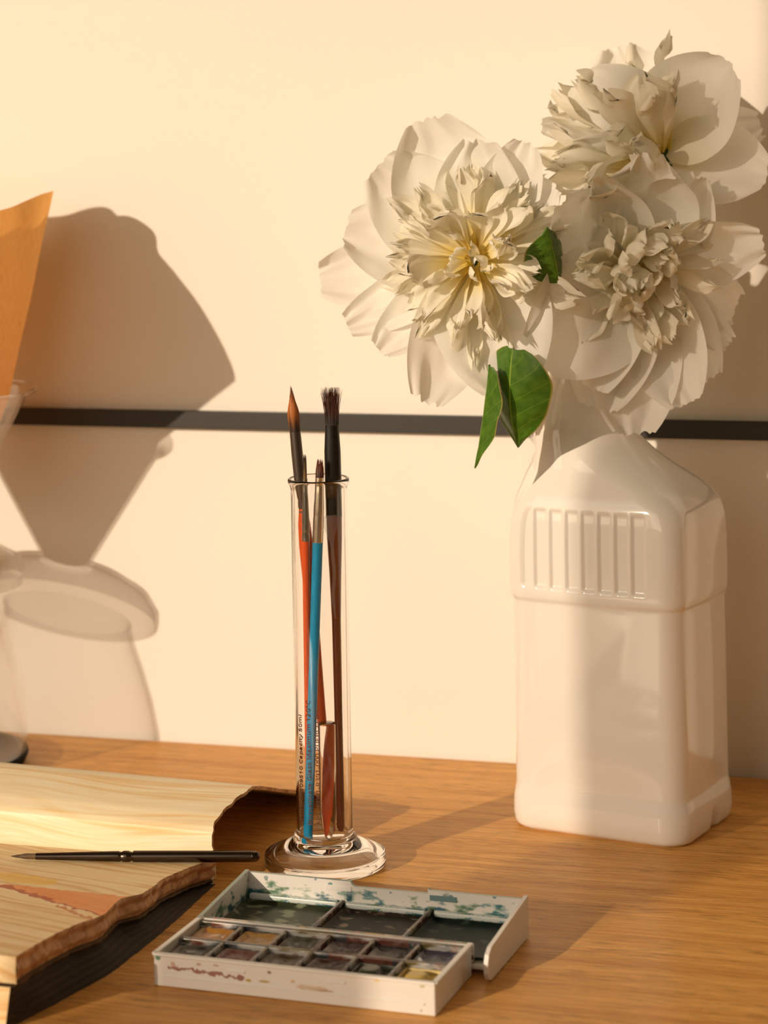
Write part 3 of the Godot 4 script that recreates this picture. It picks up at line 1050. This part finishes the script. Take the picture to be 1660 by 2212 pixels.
const EDGE := [[0.236, -0.4000], [0.240, -0.4040], [0.26, -0.4085], [0.284, -0.4105], [0.300, -0.4085], [0.312, -0.4080], [0.325, -0.4126], [0.340, -0.4105], [0.354, -0.4081], [0.373, -0.4118], [0.398, -0.4131], [0.416, -0.4127], [0.4289, -0.4122]]


func pine_boards() -> void:
	var far := 0.2382
	var near := 0.4289
	var left := -0.70
	var rip := fnoise(61, 90.0, 3)
	var org := Vector3(-0.645, TOP, 0.20)
	# upper board with its rippled natural edge
	var t := thing("pine_board", "pine board with rippled edge and yellow and orange paint washes, under the lying brush", "board", org)
	var thick := func(z: float) -> float: return 0.0088 + 0.0017 * (z - 0.235) / 0.194
	var edge := func(z: float) -> float: return curve(EDGE, z, 1) + 0.0005 * rip.get_noise_1d(z * 2.0)
	var g := Geo.new()
	g.grid(func(a, b):
		var z := lerpf(near, far, b)
		return Vector3(lerpf(left, edge.call(z), a), TOP + board_top(z), z) - org, 8, 90)
	g.grid(func(a, b):
		var z := lerpf(near, far, b)
		return Vector3(lerpf(left, edge.call(z) - 0.002, a), TOP + board_top(z) - thick.call(z), z) - org, 8, 40, false, true)
	g.grid(func(a, b):
		var x := lerpf(left, edge.call(near), a)
		var q: float = (1.0 - b) * thick.call(near)
		return Vector3(x, TOP + board_top(near) - q, near + 0.0006 * sin(b * PI)) - org, 12, 6)
	g.grid(func(a, b):
		var q: float = (1.0 - b) * thick.call(far)
		return Vector3(lerpf(left, edge.call(far), a), TOP + board_top(far) - q, far) - org, 4, 2, false, true)
	part("body", g.done(), M.pine_painted, t)
	g = Geo.new()
	g.grid(func(a, b):
		var z := lerpf(near, far, a)
		var q: float = 1.0 - b
		var layer := 0.0011 * sin(q * 8.5 + 14.0 * (z - 0.23) + 1.8 * rip.get_noise_2d(z, 3.0)) * sin(q * PI)
		var x: float = edge.call(z) - 0.0020 * q * q + layer + 0.0006 * rip.get_noise_2d(z * 0.4, q * 0.006) * smooth(0.0, 0.3, q)
		return Vector3(x, TOP + board_top(z) - q * thick.call(z), z) - org, 200, 18)
	part("live_edge", g.done(), M.pine_end, t, Transform3D.IDENTITY, "shaded rippled end grain")
	# the dark-sided wedge of wood below it
	var d := thing("wedge_block", "wedge-shaped wood block with a dark knotty side, under the painted pine board", "wood block", org)
	var foot := [[0.236, -0.4030], [0.30, -0.4018], [0.35, -0.4030], [0.39, -0.4100], [0.4262, -0.4185]]
	var up := func(z: float) -> float: return board_top(z) - thick.call(z) - 0.0024
	var zf := 0.4262
	g = Geo.new()
	g.grid(func(a, b):
		var z := lerpf(zf, far, b)
		return Vector3(lerpf(left, edge.call(z) - 0.0035, a), TOP + maxf(up.call(z), 0.0002), z) - org, 4, 30)
	g.grid(func(a, b):
		var h: float = up.call(zf) * b
		return Vector3(lerpf(left, lerpf(curve(foot, zf, 1), edge.call(zf) - 0.0035, b), a), TOP + h, zf) - org, 6, 4)
	part("body", g.done(), M.pine, d)
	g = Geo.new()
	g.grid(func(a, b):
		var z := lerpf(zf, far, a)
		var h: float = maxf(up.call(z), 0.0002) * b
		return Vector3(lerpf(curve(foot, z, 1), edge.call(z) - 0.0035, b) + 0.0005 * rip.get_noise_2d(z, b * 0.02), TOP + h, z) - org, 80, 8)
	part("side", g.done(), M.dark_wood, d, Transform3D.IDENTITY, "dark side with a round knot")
	# the thin ply glued under the board, its edge frayed
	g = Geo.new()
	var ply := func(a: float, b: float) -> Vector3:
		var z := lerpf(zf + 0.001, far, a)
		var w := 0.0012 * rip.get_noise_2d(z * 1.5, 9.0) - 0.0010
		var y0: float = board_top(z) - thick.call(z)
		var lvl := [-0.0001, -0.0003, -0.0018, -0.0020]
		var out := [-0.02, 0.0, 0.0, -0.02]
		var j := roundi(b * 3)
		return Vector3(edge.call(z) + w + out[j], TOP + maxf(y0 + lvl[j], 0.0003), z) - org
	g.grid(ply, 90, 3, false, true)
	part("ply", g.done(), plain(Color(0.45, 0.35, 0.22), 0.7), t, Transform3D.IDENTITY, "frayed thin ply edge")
	# the arched sheet behind, rising from the desk and curving back over like a roof tile
	var p := thing("arched_sheet", "pale arched pine sheet with a torn end, standing behind the painted board", "wood sheet", Vector3(-0.404, TOP, 0.2386))
	p.rotation.y = deg_to_rad(-4.3)
	var o2 := [Vector2(0, 0), Vector2(0, 0.012), Vector2(-0.0001, 0.0235), Vector2(-0.0026, 0.0259), Vector2(-0.010, 0.0292), Vector2(-0.0192, 0.0310), Vector2(-0.0286, 0.0323), Vector2(-0.038, 0.0333), Vector2(-0.0463, 0.0330), Vector2(-0.0560, 0.0305), Vector2(-0.0640, 0.0279), Vector2(-0.0768, 0.0237), Vector2(-0.0970, 0.0177), Vector2(-0.1180, 0.0108), Vector2(-0.1360, 0.0045), Vector2(-0.1480, 0.0003)]
	var i2 := []
	for i in o2.size():
		var d2: Vector2 = (o2[mini(i + 1, o2.size() - 1)] - o2[maxi(i - 1, 0)]).normalized()
		i2.append((o2[i] + Vector2(d2.y, -d2.x) * -0.0016).max(Vector2(-1, 0.0)))
	sheet_parts(p, o2, i2, Vector3(0, TOP, 0), func(z): return 0.0, -0.148, 0.0022, 62, "pine_pale")


# a sheet of real thickness: outer and inner outlines in (z, height), running along x to a torn right end
func sheet_parts(o: Node3D, outer: Array, inside: Array, org: Vector3, end: Callable, left: float, torn: float, s: int, wood := "pine") -> void:
	var wav := fnoise(s, 70.0, 3)
	var pick := func(l: Array, b: float) -> Vector2:
		var k: float = b * (l.size() - 1)
		var j := mini(int(k), l.size() - 2)
		return (l[j] as Vector2).lerp(l[j + 1], k - j)
	var edge := func(q: Vector2) -> float: return end.call(q.x) + torn * wav.get_noise_2d(q.x, q.y * 1.3)
	var at := func(l: Array, a: float, b: float) -> Vector3:
		var q: Vector2 = pick.call(l, b)
		var r: Vector2 = pick.call(outer, b)
		return Vector3(lerpf(left, edge.call(r), a), TOP + q.y, q.x) - org
	var g := Geo.new()
	g.grid(func(a, b): return at.call(outer, a, b), 16, 80)
	g.grid(func(a, b): return at.call(inside, a, b), 16, 80, false, true)
	g.grid(func(a, b): return (at.call(outer, a, 1.0) as Vector3).lerp(at.call(inside, a, 1.0), b), 16, 1)
	part("body", g.done(), M[wood], o)
	part("torn_edge", Geo.new().grid(func(a, b): return (at.call(outer, 1.0, b) as Vector3).lerp(at.call(inside, 1.0, b), a), 2, 80, false, true).done(), M.pine_end, o)


# ---------------------------------------------------------------- the water colour box

func prism(pts: Array, depth: float, xf := Transform3D.IDENTITY) -> ArrayMesh:     # an outline in x-y listed counter-clockwise, given a depth along z
	var g := Geo.new()
	var n := pts.size()
	var lo := Vector2(1e9, 1e9)
	var hi := -lo
	for p in pts:
		lo = lo.min(p)
		hi = hi.max(p)
	var poly := PackedVector2Array(pts)
	var tris := Geometry2D.triangulate_polygon(poly)
	for side in [1.0, -1.0]:
		for i in range(0, tris.size(), 3):
			var q := [poly[tris[i]], poly[tris[i + 1]], poly[tris[i + 2]]]
			var turn: float = (q[1] - q[0]).cross(q[2] - q[0])
			if (turn > 0.0) == (side > 0.0):
				q.reverse()
			var f := []
			var u := []
			for e in q:
				f.append(Vector3(e.x, e.y, side * depth / 2.0))
				u.append(Vector2((e.x - lo.x) / (hi.x - lo.x), 1.0 - (e.y - lo.y) / (hi.y - lo.y)))
			g.face(f, u)
	for i in n:
		var a: Vector2 = pts[i]
		var b: Vector2 = pts[(i + 1) % n]
		g.face([Vector3(a.x, a.y, depth / 2), Vector3(a.x, a.y, -depth / 2), Vector3(b.x, b.y, -depth / 2), Vector3(b.x, b.y, depth / 2)].map(func(e): return e))
	return g.turned(xf).done()


func front_picture(white: Color) -> ImageTexture:      # dribbles of rust, ochre and pink on the white front
	var n := fnoise(310, 0.03, 3)
	var blobs := [[0.070, 0.30, 0.010, 0.10, Color(0.75, 0.55, 0.45), 0.6], [0.165, 0.18, 0.012, 0.05, Color(0.62, 0.40, 0.34), 0.5], [0.23, 0.16, 0.014, 0.03, Color(0.60, 0.34, 0.28), 0.5], [0.345, 0.52, 0.010, 0.05, Color(0.72, 0.56, 0.20), 0.8], [0.40, 0.50, 0.022, 0.035, Color(0.66, 0.55, 0.28), 0.8], [0.42, 0.20, 0.009, 0.06, Color(0.45, 0.40, 0.30), 0.8],
		[0.505, 0.40, 0.010, 0.05, Color(0.80, 0.60, 0.32), 0.9], [0.575, 0.55, 0.055, 0.10, Color(0.80, 0.70, 0.58), 0.75], [0.62, 0.58, 0.03, 0.03, Color(0.66, 0.52, 0.40), 0.7], [0.80, 0.10, 0.010, 0.05, Color(0.90, 0.78, 0.45), 0.7], [0.955, 0.12, 0.012, 0.05, Color(0.62, 0.66, 0.42), 0.7], [0.015, 0.10, 0.010, 0.10, Color(0.25, 0.42, 0.30), 0.8], [0.952, 0.86, 0.004, 0.035, Color(0.5, 0.42, 0.35), 0.8]]
	return picture(768, 96, func(x, y):
		var u: float = x / 767.0
		var v: float = y / 95.0
		var wob: float = n.get_noise_2d(x, y)
		var c := white
		var t: float = v - (0.34 + 0.42 * u) - 0.10 * wob           # the long rust dribble
		if u > 0.05 and u < 0.33 and absf(t) < 0.035 + 0.05 * maxf(0.0, n.get_noise_2d(x * 1.5, 7.0)):
			c = c.lerp(Color(0.50, 0.27, 0.21), 0.75)
		for b in blobs:
			var d: float = Vector2((u - b[0]) / b[2], (v - b[1]) / b[3]).length() + 0.5 * wob
			if d < 1.0:
				c = c.lerp(b[4], b[5] * smooth(1.0, 0.7, d))
		return c)


func paint_box() -> void:
	var t := thing("paint_box", "open white plastic watercolour box with smeared mixing wells, in front of the glass cylinder", "paint box", Vector3(-0.3181, TOP, 0.3222))
	t.rotation.y = deg_to_rad(-2.5)
	var teal := [Color(0.20, 0.42, 0.44), Color(0.16, 0.36, 0.44), Color(0.33, 0.47, 0.36), Color(0.42, 0.55, 0.50), Color(0.13, 0.28, 0.33)]
	var mixed := [Color(0.16, 0.35, 0.42), Color(0.62, 0.20, 0.12), Color(0.30, 0.40, 0.22), Color(0.80, 0.62, 0.16), Color(0.20, 0.16, 0.14), Color(0.30, 0.52, 0.55)]
	var rusty := [Color(0.55, 0.27, 0.20), Color(0.78, 0.56, 0.42), Color(0.70, 0.58, 0.20), Color(0.35, 0.30, 0.24)]
	var white: Color = M.plastic.albedo_color
	var back_m := textured(stain_picture(301, white, teal, 0.62, 34, 640, 96), 0.3)
	var side_m := textured(stain_picture(304, white, teal, 0.55, 16, 320, 96), 0.3)
	var rim_m := textured(stain_picture(307, white, mixed, 0.55, 60, 640, 48), 0.25)
	var front_m := textured(front_picture(white), 0.35)
	var div_m := textured(stain_picture(313, white.darkened(0.25), [Color(0.20, 0.17, 0.11), Color(0.34, 0.16, 0.10), Color(0.14, 0.16, 0.18), Color(0.36, 0.30, 0.10)], 0.98, 30, 384, 64), 0.22)
	var bevel_m := textured(stain_picture(316, white.lerp(Color(0.5, 0.65, 0.64), 0.25), teal, 0.30, 4, 320, 48), 0.2)
	var slot_m := plain(Color(0.40, 0.52, 0.53), 0.5)

	# --- tray
	var g := Geo.new()
	g.rbox(Vector3(0.1206, 0.0022, 0.0466), Vector3(0, 0.0011, 0.0238), 0.0008)
	for s in [-1.0, 1.0]:
		g.rbox(Vector3(0.0016, 0.0130, 0.0470), Vector3(s * 0.0597, 0.0067, 0.0237), 0.0007)
		g.rbox(Vector3(0.0026, 0.0012, 0.0478), Vector3(s * 0.0600, 0.0131, 0.0237), 0.0005)
	g.rbox(Vector3(0.1206, 0.0130, 0.0016), Vector3(0, 0.0067, 0.0010), 0.0007)
	g.rbox(Vector3(0.1212, 0.0012, 0.0026), Vector3(0, 0.0131, 0.0472), 0.0005)
	part("tray", g.done(), M.plastic, t)
	part("front_panel", Geo.new().rbox(Vector3(0.1206, 0.0130, 0.0016), Vector3(0, 0.0067, 0.0468), 0.0006).done(), front_m, t, Transform3D.IDENTITY, "paint-flecked front side")
	part("ledge", Geo.new().rbox(Vector3(0.1120, 0.0008, 0.0009), Vector3(0, 0.0047, 0.0477), 0.0003).done(), M.plastic, t)
	for x in [-0.024, 0.019]:
		part("clip", Geo.new().rbox(Vector3(0.0080, 0.0011, 0.0010), Vector3(x, 0.0096, 0.0476), 0.0004).done(), M.plastic, t)
	var pitch := 0.01965
	part("divider", Geo.new().rbox(Vector3(0.1175, 0.0105, 0.0022), Vector3(0, 0.0074, 0.0243), 0.0006).done(), div_m, t)
	part("divider", Geo.new().rbox(Vector3(0.1175, 0.0108, 0.0026), Vector3(0, 0.0076, 0.0030), 0.0006).done(), div_m, t)
	for i in 5:
		part("divider", Geo.new().rbox(Vector3(0.0420, 0.0104, 0.0019), Vector3.ZERO, 0.0006).done(), div_m, t, Transform3D(Basis(Vector3.UP, PI / 2), Vector3((i - 2) * pitch, 0.0073, 0.0245)))

	# --- lid with three mixing wells
	var lid := Node3D.new()
	lid.name = "lid"
	t.add_child(lid)
	var x0 := -0.0600
	var x1 := 0.0690
	var zb := -0.0510
	g = Geo.new()
	g.rbox(Vector3(x1 - x0, 0.0022, 0.0500), Vector3((x0 + x1) / 2, 0.0033, -0.0262), 0.0008)
	part("lid_floor", g.done(), M.plastic, lid)
	var back := [Vector2(x0, 0.002), Vector2(x1, 0.002), Vector2(x1, 0.0165), Vector2(0.0262, 0.0165), Vector2(0.0252, 0.0172), Vector2(0.0248, 0.0150), Vector2(-0.0085, 0.0150), Vector2(-0.0100, 0.0157), Vector2(-0.0108, 0.0172), Vector2(x0, 0.0172)]
	part("back_wall", prism(back, 0.0018, Transform3D(Basis.IDENTITY, Vector3(0, 0, zb))), back_m, lid, Transform3D.IDENTITY, "white wall with blue green smears")
	part("clip_slot", Geo.new().rbox(Vector3(0.0124, 0.0022, 0.0006), Vector3(-0.0165, 0.0138, zb + 0.0009), 0.0002).done(), M.plastic, lid)
	part("clip_slot", Geo.new().rbox(Vector3(0.0124, 0.0024, 0.0006), Vector3(0.0320, 0.0134, zb + 0.0009), 0.0002).done(), slot_m, lid, Transform3D.IDENTITY, "dark slot")
	var side := [Vector2(zb, 0.0006), Vector2(0.0030, 0.0006), Vector2(0.0065, 0.0016), Vector2(0.0085, 0.0045), Vector2(0.0085, 0.0085), Vector2(0.0070, 0.0118), Vector2(0.0030, 0.0138), Vector2(zb, 0.0180)]
	for s in [x0, x1]:
		var turn := Transform3D(Basis(Vector3(0, 0, 1), Vector3.UP, Vector3(-1, 0, 0)), Vector3(s, 0, 0))
		part("side_wall", prism(side, 0.0018, turn), side_m if s < 0 else M.plastic, lid)
	part("hinge_rim", Geo.new().rbox(Vector3(0.1190, 0.0085, 0.0018), Vector3(0.001, 0.0080, -0.0030), 0.0006).done(), rim_m, lid, Transform3D.IDENTITY, "speckled white rim")
	for x in [-0.0145, 0.0263]:
		part("well_divider", Geo.new().rbox(Vector3(0.0460, 0.0046, 0.0018), Vector3.ZERO, 0.0006).done(), div_m, lid, Transform3D(Basis(Vector3.UP, PI / 2), Vector3(x, 0.0066, -0.0270)))
	var wells := [[x0 + 0.0012, -0.0157, Color(0.27, 0.27, 0.18), Color(0.17, 0.21, 0.15), Color(0.62, 0.64, 0.54)], [-0.0133, 0.0251, Color(0.16, 0.17, 0.14), Color(0.25, 0.20, 0.17), Color(0.74, 0.67, 0.58)], [0.0275, x1 - 0.0012, Color(0.09, 0.15, 0.13), Color(0.15, 0.18, 0.15), Color(0.30, 0.35, 0.31)]]
	var k := 0
	for w in wells:
		var m := textured(wash_picture(320 + 5 * k, w[2], w[3], w[4]), 0.45)
		m.metallic_specular = 0.3
		var a: float = w[0]
		var b: float = w[1]
		var z1 := -0.0042
		var z0 := zb + 0.0012
		var dish := func(u: float, v: float) -> Vector3:       # a floor whose edges run up the walls
			var x := lerpf(a, b, u)
			var z := lerpf(z1, z0, v)
			var e := minf(minf(x - a, b - x), minf(z1 - z, z - z0))
			return Vector3(x, 0.0046 + 0.0018 * pow(1.0 - clampf(e / 0.0035, 0.0, 1.0), 2.0), z)
		part("mixing_well", Geo.new().grid(dish, 26, 26).done(), m, lid)
		part("well_bevel", Geo.new().rbox(Vector3(b - a - 0.001, 0.0030, 0.0026), Vector3((a + b) / 2, 0.0072, zb + 0.0022), 0.0012).done(), bevel_m, lid)
		k += 1

	# --- the half pans, each a little dish with its own cake of paint
	var back_row := [["ochre yellow", Color(0.74, 0.50, 0.13)], ["sandy ochre", Color(0.76, 0.56, 0.25)], ["dark olive", Color(0.25, 0.25, 0.18)], ["dark crimson", Color(0.20, 0.04, 0.05)], ["blue black", Color(0.06, 0.05, 0.08)], ["deep ultramarine", Color(0.06, 0.06, 0.24)]]
	var front_row := [["charcoal grey", Color(0.20, 0.19, 0.16)], ["brick red", Color(0.42, 0.17, 0.11)], ["brown olive", Color(0.27, 0.20, 0.06)], ["dark maroon", Color(0.22, 0.08, 0.05)], ["grey green", Color(0.26, 0.28, 0.21)], ["pale yellow", Color(0.88, 0.75, 0.36)]]
	var cakes := {}
	for row in 2:
		var list: Array = back_row if row == 0 else front_row
		for i in 6:
			var at := Vector3((i - 2.5) * pitch, 0.0040, 0.0137 if row == 0 else 0.0350)
			var o := thing("paint_pan", "half pan of %s paint, %s row of the watercolour box" % [list[i][0], "back" if row == 0 else "front"], "paint pan", Vector3.ZERO, "half pans in the watercolour box")
			o.transform = t.transform * Transform3D(Basis.IDENTITY, at)
			var smear := textured(stain_picture(340 + i + 10 * row, Color(0.80, 0.79, 0.75).lerp(list[i][1], 0.62), [list[i][1], (list[i][1] as Color).darkened(0.35), (list[i][1] as Color).lerp(Color(0.3, 0.2, 0.2), 0.5)], 0.62, 12, 96, 48), 0.2)
			var dish := Geo.new()
			var lx := 0.0168
			var lz := 0.0186 if row == 0 else 0.0180
			dish.rbox(Vector3(lx, 0.001, lz), Vector3(0, 0.0005, 0), 0.0003)
			for s in [-1.0, 1.0]:
				dish.rbox(Vector3(0.0009, 0.0066, lz), Vector3(s * (lx / 2 - 0.0005), 0.0033, 0), 0.0004)
				dish.rbox(Vector3(lx, 0.0066, 0.0009), Vector3(0, 0.0033, s * (lz / 2 - 0.0005)), 0.0004)
			part("dish", dish.done(), smear, o)
			var paint := plain((list[i][1] as Color).darkened(0.12), 0.26, 0.0, 0.4)
			var hump := 0.0
			if row == 1 and i == 4:
				hump = 0.0030
			elif row == 1 and i == 5:
				hump = 0.0026
			var wob := fnoise(360 + i + 10 * row, 1.0, 2)
			var cake := func(a: float, b: float) -> Vector3:
				var x := a * 2.0 - 1.0
				var z := 1.0 - b * 2.0
				var e := maxf(absf(x), absf(z))
				var y := 0.0058 + 0.0009 * smooth(0.55, 1.0, e) + 0.0004 * wob.get_noise_2d(x, z)
				if hump > 0.0:
					y = 0.0050 + hump * (1.0 - smooth(0.45, 0.80, pow(pow(absf(x + 0.1), 3.0) + pow(absf(z), 3.0), 0.333)))
				return Vector3(x * (lx / 2 - 0.0010), y, z * (lz / 2 - 0.0010))
			part("paint", Geo.new().grid(cake, 20, 20).done(), paint, o)


# ---------------------------------------------------------------- coffee jug, dripper and paper filter

# rim of the paper: angle round the dripper, radius, height
const RIM := [[-180, 0.09, 0.26], [-150, 0.07, 0.31], [-110, 0.052, 0.338], [-90, 0.055, 0.3435], [-65, 0.061, 0.353], [-50, 0.074, 0.328], [-41, 0.094, 0.296], [-34, 0.112, 0.267], [-29, 0.106, 0.270], [-15, 0.080, 0.292], [0, 0.062, 0.305], [20, 0.058, 0.308], [40, 0.066, 0.314], [56, 0.070, 0.315], [75, 0.062, 0.305], [90, 0.056, 0.290], [120, 0.056, 0.275], [150, 0.07, 0.265], [180, 0.09, 0.26]]


func coffee_set() -> void:
	var c := Vector3(-0.6275, TOP, 0.0810)
	var jug := thing("coffee_jug", "clear glass coffee jug with a dark base at the far left, below the paper filter", "jug", c)
	var body := mm([[30, 1.0], [44, 1.0], [48, 3], [50.0, 8], [50.2, 14], [49.8, 38], [46.5, 56], [41.8, 73], [37.5, 86], [35.4, 94], [35.6, 97.5], [34.4, 98], [33.8, 94], [36.0, 85], [40.2, 73], [45.0, 56], [48.2, 38], [48.6, 14], [48.2, 8], [46, 4], [30, 3.4]])
	part("glass_body", Geo.new().lathe(body, 72).done(), M.jug_glass, jug)
	part("base", Geo.new().lathe(mm([[0, 0.2], [46.5, 0.2], [48.8, 1.4], [50.6, 5.5], [50.4, 7.5], [49.0, 6.0], [46, 3.2], [0, 2.8]]), 72).done(), M.coffee, jug)
	var drip := thing("coffee_dripper", "smoked glass dripper cone with a domed saucer on the coffee jug, left of the frame", "dripper", c + Vector3(0, 0.0985, 0))
	part("saucer", Geo.new().lathe(mm([[15.5, 29], [18, 27.5], [36, 22], [46, 16.5], [50.5, 9], [50.6, 5], [49.8, 1], [48.8, 1], [48.6, 8], [45, 14.5], [35.5, 20], [17, 25.5], [14, 27]]), 72).done(), M.smoked_glass, drip)
	part("cone", Geo.new().lathe(mm([[12.0, 27], [13.5, 30], [53.8, 104.5], [60, 107], [60, 108.4], [53.0, 106.5], [12.4, 31]]), 72).done(), M.cone_glass, drip)
	var f := thing("coffee_filter", "brown paper coffee filter standing open in the glass dripper at the left edge", "paper filter", c + Vector3(0, 0.129, 0))
	var az := deg_to_rad(-62.0)
	var l := Vector3(cos(az), 0, sin(az))
	var s := Vector3(-l.z, 0, l.x)
	var wob := fnoise(95, 1.0, 2)
	var sheet := func(a: float, b: float) -> Vector3:
		var q := TAU * a
		var deg := rad_to_deg(wrapf(q, -PI, PI))
		var rr := curve(RIM, deg, 1)
		var hh := curve(RIM, deg, 2)
		var p0 := Vector2(0.0120, 0.1290)
		var p1 := Vector2(0.034 + 0.017 * cos(q) * cos(q), 0.2010)
		var p2 := Vector2(rr, hh)
		var p := Vector2.ZERO
		if b < 0.45:
			p = p0.lerp(p1, b / 0.45)
		else:
			var k := (b - 0.45) / 0.55
			var mid := (p1 + p2) * 0.5 + Vector2(0.003, 0.0)
			p = p1.lerp(mid, k).lerp(mid.lerp(p2, k), k)
		p.x += 0.0012 * wob.get_noise_2d(cos(q) * 2.0 + b, sin(q) * 2.0 + b * 2.0) * smooth(0.45, 0.7, b)
		return (s * cos(q) + l * sin(q)) * p.x + Vector3.UP * (p.y - 0.129)
	part("paper", Geo.new().grid(sheet, 120, 50, true).done(), M.kraft, f)
